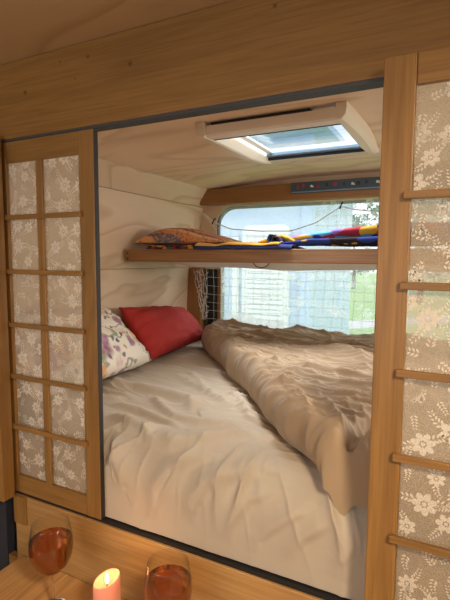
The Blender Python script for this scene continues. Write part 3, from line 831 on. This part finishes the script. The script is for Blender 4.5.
ZT = -.8728
def wine_glass(label, x, y, level):
    g = thing('wine_glass', label, 'wine glass', (x, y, ZT), None)
    c = (x, y, ZT)
    bowlp = [(.004, .098), (.014, .101), (.029, .110), (.041, .124), (.0485, .142), (.052, .163), (.0512, .185), (.0480, .205), (.0440, .227)]
    def br(z):
        for (ra, za), (rb, zb) in zip(bowlp[:-1], bowlp[1:]):
            if z <= zb: return ra+(rb-ra)*(z-za)/(zb-za)
        return bowlp[-1][0]
    # smooth profile
    zz = np.linspace(.098, .227, 34)
    def sm(z): return sum(br(min(.227, max(.098, z+q*.004)))*w for q, w in ((-2, .1), (-1, .2), (0, .4), (1, .2), (2, .1)))
    prof = [(max(.0042, sm(z)), z) for z in zz]
    inner = [(max(.0004, r-.0011), max(z, .1025)) for r, z in reversed(prof)]
    o = MB(); o.lathe(prof+[(prof[-1][0]-.0005, .2276)]+inner, c, 48); o.build('bowl', M['glass'], g, smooth=True)
    o = MB(); o.lathe([(.0001, .006), (.006, .006), (.0042, .02), (.0038, .06), (.0042, .09), (.0058, .1015), (.0001, .102)], c, 20); o.build('stem', M['solid_glass'], g, smooth=True)
    o = MB(); o.lathe([(.0001, 0), (.036, 0), (.0365, .0015), (.030, .003), (.012, .005), (.0055, .0075), (.0001, .0076)], c, 40); o.build('foot', M['solid_glass'], g, smooth=True)
    wz = [z for z in np.linspace(.1032, level, 24)]
    wp = [(.0001, .103)]+[(max(.0008, sm(z)-.0017), z) for z in wz]+[(.0001, level)]
    o = MB(); o.lathe(wp, c, 48); o.build('wine', M['wine'], g, smooth=False)
    return g
wine_glass('stemmed glass of amber wine at the table left end, whole bowl visible', -.843, -.111, .186)
wine_glass('stemmed glass of amber wine right of the candle', -.510, -.097, .186)

cx, cy = -.655, -.126
cd = thing('candle', 'lit pink pillar candle standing between the two wine glasses', 'candle', (cx, cy, ZT))
prof = [(.0001, 0), (.029, 0), (.030, .002)]+[(.030, z) for z in np.linspace(.02, .143, 8)]
n = 40; rows = []
for r, z in prof: rows.append([(cx+r*math.cos(2*PI*k/n), cy+r*math.sin(2*PI*k/n), ZT+z) for k in range(n)])
for r, dz in ((.0295, .012), (.028, .016), (.0255, .013), (.021, .002), (.014, -.004), (.007, -.006), (.0008, -.0065)):
    rows.append([(cx+r*math.cos(2*PI*k/n), cy+r*math.sin(2*PI*k/n), ZT+.143+dz+(.010*math.cos(2*PI*k/n-.6)*r/.03)) for k in range(n)])
o = MB(); o.grid(rows, closed_v=True); o.build('wax_pillar', M['wax'], cd, smooth=True)
o = MB(); o.tube([(cx, cy, ZT+.136), (cx+.001, cy, ZT+.146), (cx+.002, cy, ZT+.151)], .0012, 6); o.build('wick', M['dark_cord'], cd)
o = MB(); o.lathe([(.0002, .146), (.0028, .149), (.0046, .154), (.0042, .160), (.0024, .168), (.0002, .176)], (cx+.001, cy, ZT), 16); o.build('flame', M['flame'], cd, smooth=True)

# ------------------------------------------------------------------ outside, seen through the window
GZ = -2.2
t = NT('lawn'); v = t.coords(rand=False); n1 = t.noise(v, .35, 4); n2 = t.noise(v, 3, 3)
c_ = t.mix(n1, lin(150, 186, 96), lin(190, 208, 130)); c_ = t.mix(t.math('MULTIPLY', n2, .4), c_, lin(120, 150, 80)); t.principled(c_, .95); M['lawn'] = t.m
M['siding'] = wood('pale_siding', lin(196, 212, 232), lin(180, 196, 218), 'x', figure=.1)
M['shut'] = plain('white_shutter', lin(240, 240, 238), .5)
M['corner'] = plain('pale_blue_corner', lin(190, 208, 232), .5)
M['path'] = plain('pale_gravel', lin(214, 208, 198), .9)
t = NT('leaves'); n1 = t.noise(t.coords(), 3, 3); t.principled(t.mix(n1, lin(72, 98, 66), lin(112, 136, 96)), .8); M['leaf'] = t.m
M['bark'] = plain('bark', lin(96, 84, 72), .9)
struct(tag(MB().box(-40, 30, 1.6, 70, GZ-.1, GZ).build('ground', M['lawn']), 'green lawn behind the van', 'lawn'))
o = MB(); rows = []
for i in range(20):
    u = i/19; x = -7.5+u*16; y = 8.5+u*17+1.2*math.sin(u*3); rows.append([(x-.3, y+.8, GZ+.012), (x+.3, y-.8, GZ+.012)])
o.grid(rows); tag(struct(o.build('garden_path', M['path'], solid=.01)), 'pale path crossing the lawn', 'path')
hs = thing('house', 'pale house with white slatted shutter beyond the window', 'house', (-5, 7, GZ))
o = MB(); o.box(-9, -2.12, 6.12, 10, GZ, 1.9); o.build('wall', M['siding'], hs)
o = MB(); o.box(-2.14, -1.98, 6.06, 6.25, GZ, 1.9, bev=.01); o.build('corner_board', M['corner'], hs)
o = MB(); o.prism([(-9.3, 1.9), (-1.7, 1.9), (-1.7, 2.0), (-5.2, 3.6), (-9.3, 2.6)], 5.7, 10.4); o.build('roof', M['corner'], hs)
def rrect(x0, x1, z0, z1, r, n=6):
    pts = []
    for k in range(4):
        cx_ = x1-r if k in (0, 3) else x0+r; cz_ = z1-r if k in (0, 1) else z0+r
        for q in range(n+1): a = (k+q/n)*PI/2; pts.append((cx_+r*math.cos(a), cz_+r*math.sin(a)))
    return pts
o = MB(); o.prism(rrect(-3.14, -2.32, -1.7, .54, .12), 6.04, 6.115); sf_ = o.build('shutter_frame', M['shut'], hs)
o = MB()
for k in range(24): o.box(-3.05, -2.40, 6.0, 6.035, -1.6+k*.085, -1.6+k*.085+.062, bev=.006)
o.build('slats', M['shut'], sf_)
o = MB(); o.box(-3.34, -3.22, 6.06, 6.115, GZ, .35, bev=.01); o.build('downpipe', M['shut'], hs)
o = MB(); o.box(-3.72, -3.52, 6.08, 6.115, -1.7, .3); o.build('side_window', M['leaf'], hs)

def tree(label, x, y, h_, cr, seed):
    tr_ = thing('tree', label, 'tree', (x, y, GZ), 'trees beyond the lawn'); rg = random.Random(seed)
    o = MB(); o.tube([(x, y, GZ), (x+.05, y, GZ+h_*.3), (x-.05, y+.05, GZ+h_*.7)], .12, 8, rs=[.16, .12, .05]); o.build('trunk', M['bark'], tr_)
    o = MB(); lobes = [(rg.gauss(0, cr*.45), rg.gauss(0, cr*.4), rg.uniform(.35, 1)*h_, cr*rg.uniform(.3, .55)) for _ in range(11)]
    for _ in range(1500):
        lx, ly, lz, lr = rg.choice(lobes)
        d = Vector((rg.gauss(0, 1), rg.gauss(0, 1), rg.gauss(0, 1))).normalized()*lr*rg.uniform(.55, 1)
        c0 = Vector((x+lx, y+ly, GZ+lz))+d; a = Vector((rg.gauss(0, 1), rg.gauss(0, 1), rg.gauss(0, 1))).normalized(); b = a.orthogonal().normalized(); s_ = cr*.075
        o.face([c0-a*s_, c0+b*s_*.5, c0+a*s_, c0-b*s_*.5])
    o.build('crown', M['leaf'], tr_, fixn=False)
for i, (x, y, h_, cr, lb) in enumerate(((-9.6, 24, 5.2, 2.4, 'grey-green tree beside the pale house, leftmost beyond the lawn'), (-6.4, 33, 4.6, 1.7, 'low bushy tree beyond the lawn, second from the house'), (-1.4, 24, 5.4, 2.0, 'tall round tree beyond the lawn, third from the house'), (5.5, 28, 5.0, 2.3, 'green tree beyond the lawn at the far right'))):
    tree(lb, x, y, h_, cr, 20+i)

# ------------------------------------------------------------------ light
wd = bpy.data.worlds.new('overcast'); scn.world = wd; wd.use_nodes = True; nt = wd.node_tree; nt.nodes.clear()
ou = nt.nodes.new('ShaderNodeOutputWorld'); bg = nt.nodes.new('ShaderNodeBackground'); nt.links.new(bg.outputs[0], ou.inputs[0])
tc = nt.nodes.new('ShaderNodeTexCoord'); sp_ = nt.nodes.new('ShaderNodeSeparateXYZ'); nt.links.new(tc.outputs['Generated'], sp_.inputs[0])
rp_ = nt.nodes.new('ShaderNodeValToRGB'); nt.links.new(sp_.outputs[2], rp_.inputs[0])
rp_.color_ramp.elements[0].position = 0; rp_.color_ramp.elements[0].color = (.86, .92, .97, 1)
rp_.color_ramp.elements[1].position = .7; rp_.color_ramp.elements[1].color = (.80, .90, 1, 1)
nt.links.new(rp_.outputs[0], bg.inputs[0]); bg.inputs[1].default_value = 1.5

def light(name, typ, loc, energy, col, size=.3, target=None, sy=None):
    l = bpy.data.lights.new(name, typ); l.energy = energy; l.color = col
    if typ == 'AREA':
        l.size = size
        if sy: l.shape = 'RECTANGLE'; l.size_y = sy
    elif typ == 'POINT': l.shadow_soft_size = size
    o = bpy.data.objects.new(name, l); COL.objects.link(o); o.location = Vector(loc)+Vector((0, 0, Z0))
    if target: o.rotation_euler = (Vector(target)+Vector((0, 0, Z0))-o.location).to_track_quat('-Z', 'Y').to_euler()
    return o
cl = light('cabin_lamp', 'AREA', (.55, -.95, .48), 7, (1, .78, .52), .22, (-.38, .0, -.85)); cl.data.spread = math.radians(92)
light('cabin_fill', 'AREA', (-1.2, -2.3, -.25), 10, (1, .94, .86), 1.0, (-.4, .4, -.2), .9)  # added area lamp inside the cabin, filling the doors and alcove
hl = light('hatch_fill', 'AREA', (-.49, .63, 1.15), 26, (1, .985, .96), .55, (-.49, .63, 0)); hl.data.spread = math.radians(130)  # added area lamp over the hatch, boosting the sky light on the bed
light('alcove_side_fill', 'AREA', (1.7, .75, .35), 45, (1, .97, .93), .9, (-.6, .75, -.05))  # added area lamp outside the invented wall opening, brightening the alcove
light('rear_window_fill', 'AREA', (-.4, 2.9, 1.6), 30, (.97, .99, 1), 1.4, (-.4, .9, -.3), .8)  # added area lamp above the rear window, raking across the bedding
light('candle_glow', 'POINT', (cx+.001, cy, ZT+.20), .28, (1, .52, .2), .012)

# ------------------------------------------------------------------ camera
cam = bpy.data.cameras.new('camera'); co = bpy.data.objects.new('camera', cam); COL.objects.link(co); scn.camera = co
cam.sensor_fit = 'VERTICAL'; cam.sensor_height = 24; cam.lens = 24*449.2/600; cam.clip_start = .02
yw, pt, ro = math.radians(26.65), math.radians(-5.35), math.radians(.35)
f = Vector((-math.sin(yw)*math.cos(pt), math.cos(yw)*math.cos(pt), math.sin(pt)))
r = Vector((math.cos(yw), math.sin(yw), 0)); u = r.cross(f)
r2, u2 = r*math.cos(ro)+u*math.sin(ro), -r*math.sin(ro)+u*math.cos(ro)
co.matrix_world = Matrix(((r2.x, u2.x, -f.x, 0), (r2.y, u2.y, -f.y, -.85), (r2.z, u2.z, -f.z, Z0), (0, 0, 0, 1)))

scn.view_settings.view_transform = 'Standard'; scn.view_settings.look = 'None'
scn.view_settings.gamma = 1; scn.view_settings.use_curve_mapping = False; scn.view_settings.exposure = .22
cy_ = scn.cycles; cy_.use_denoising = True; cy_.transparent_max_bounces = 24; cy_.max_bounces = 10; cy_.caustics_refractive = False; cy_.sample_clamp_indirect = 6
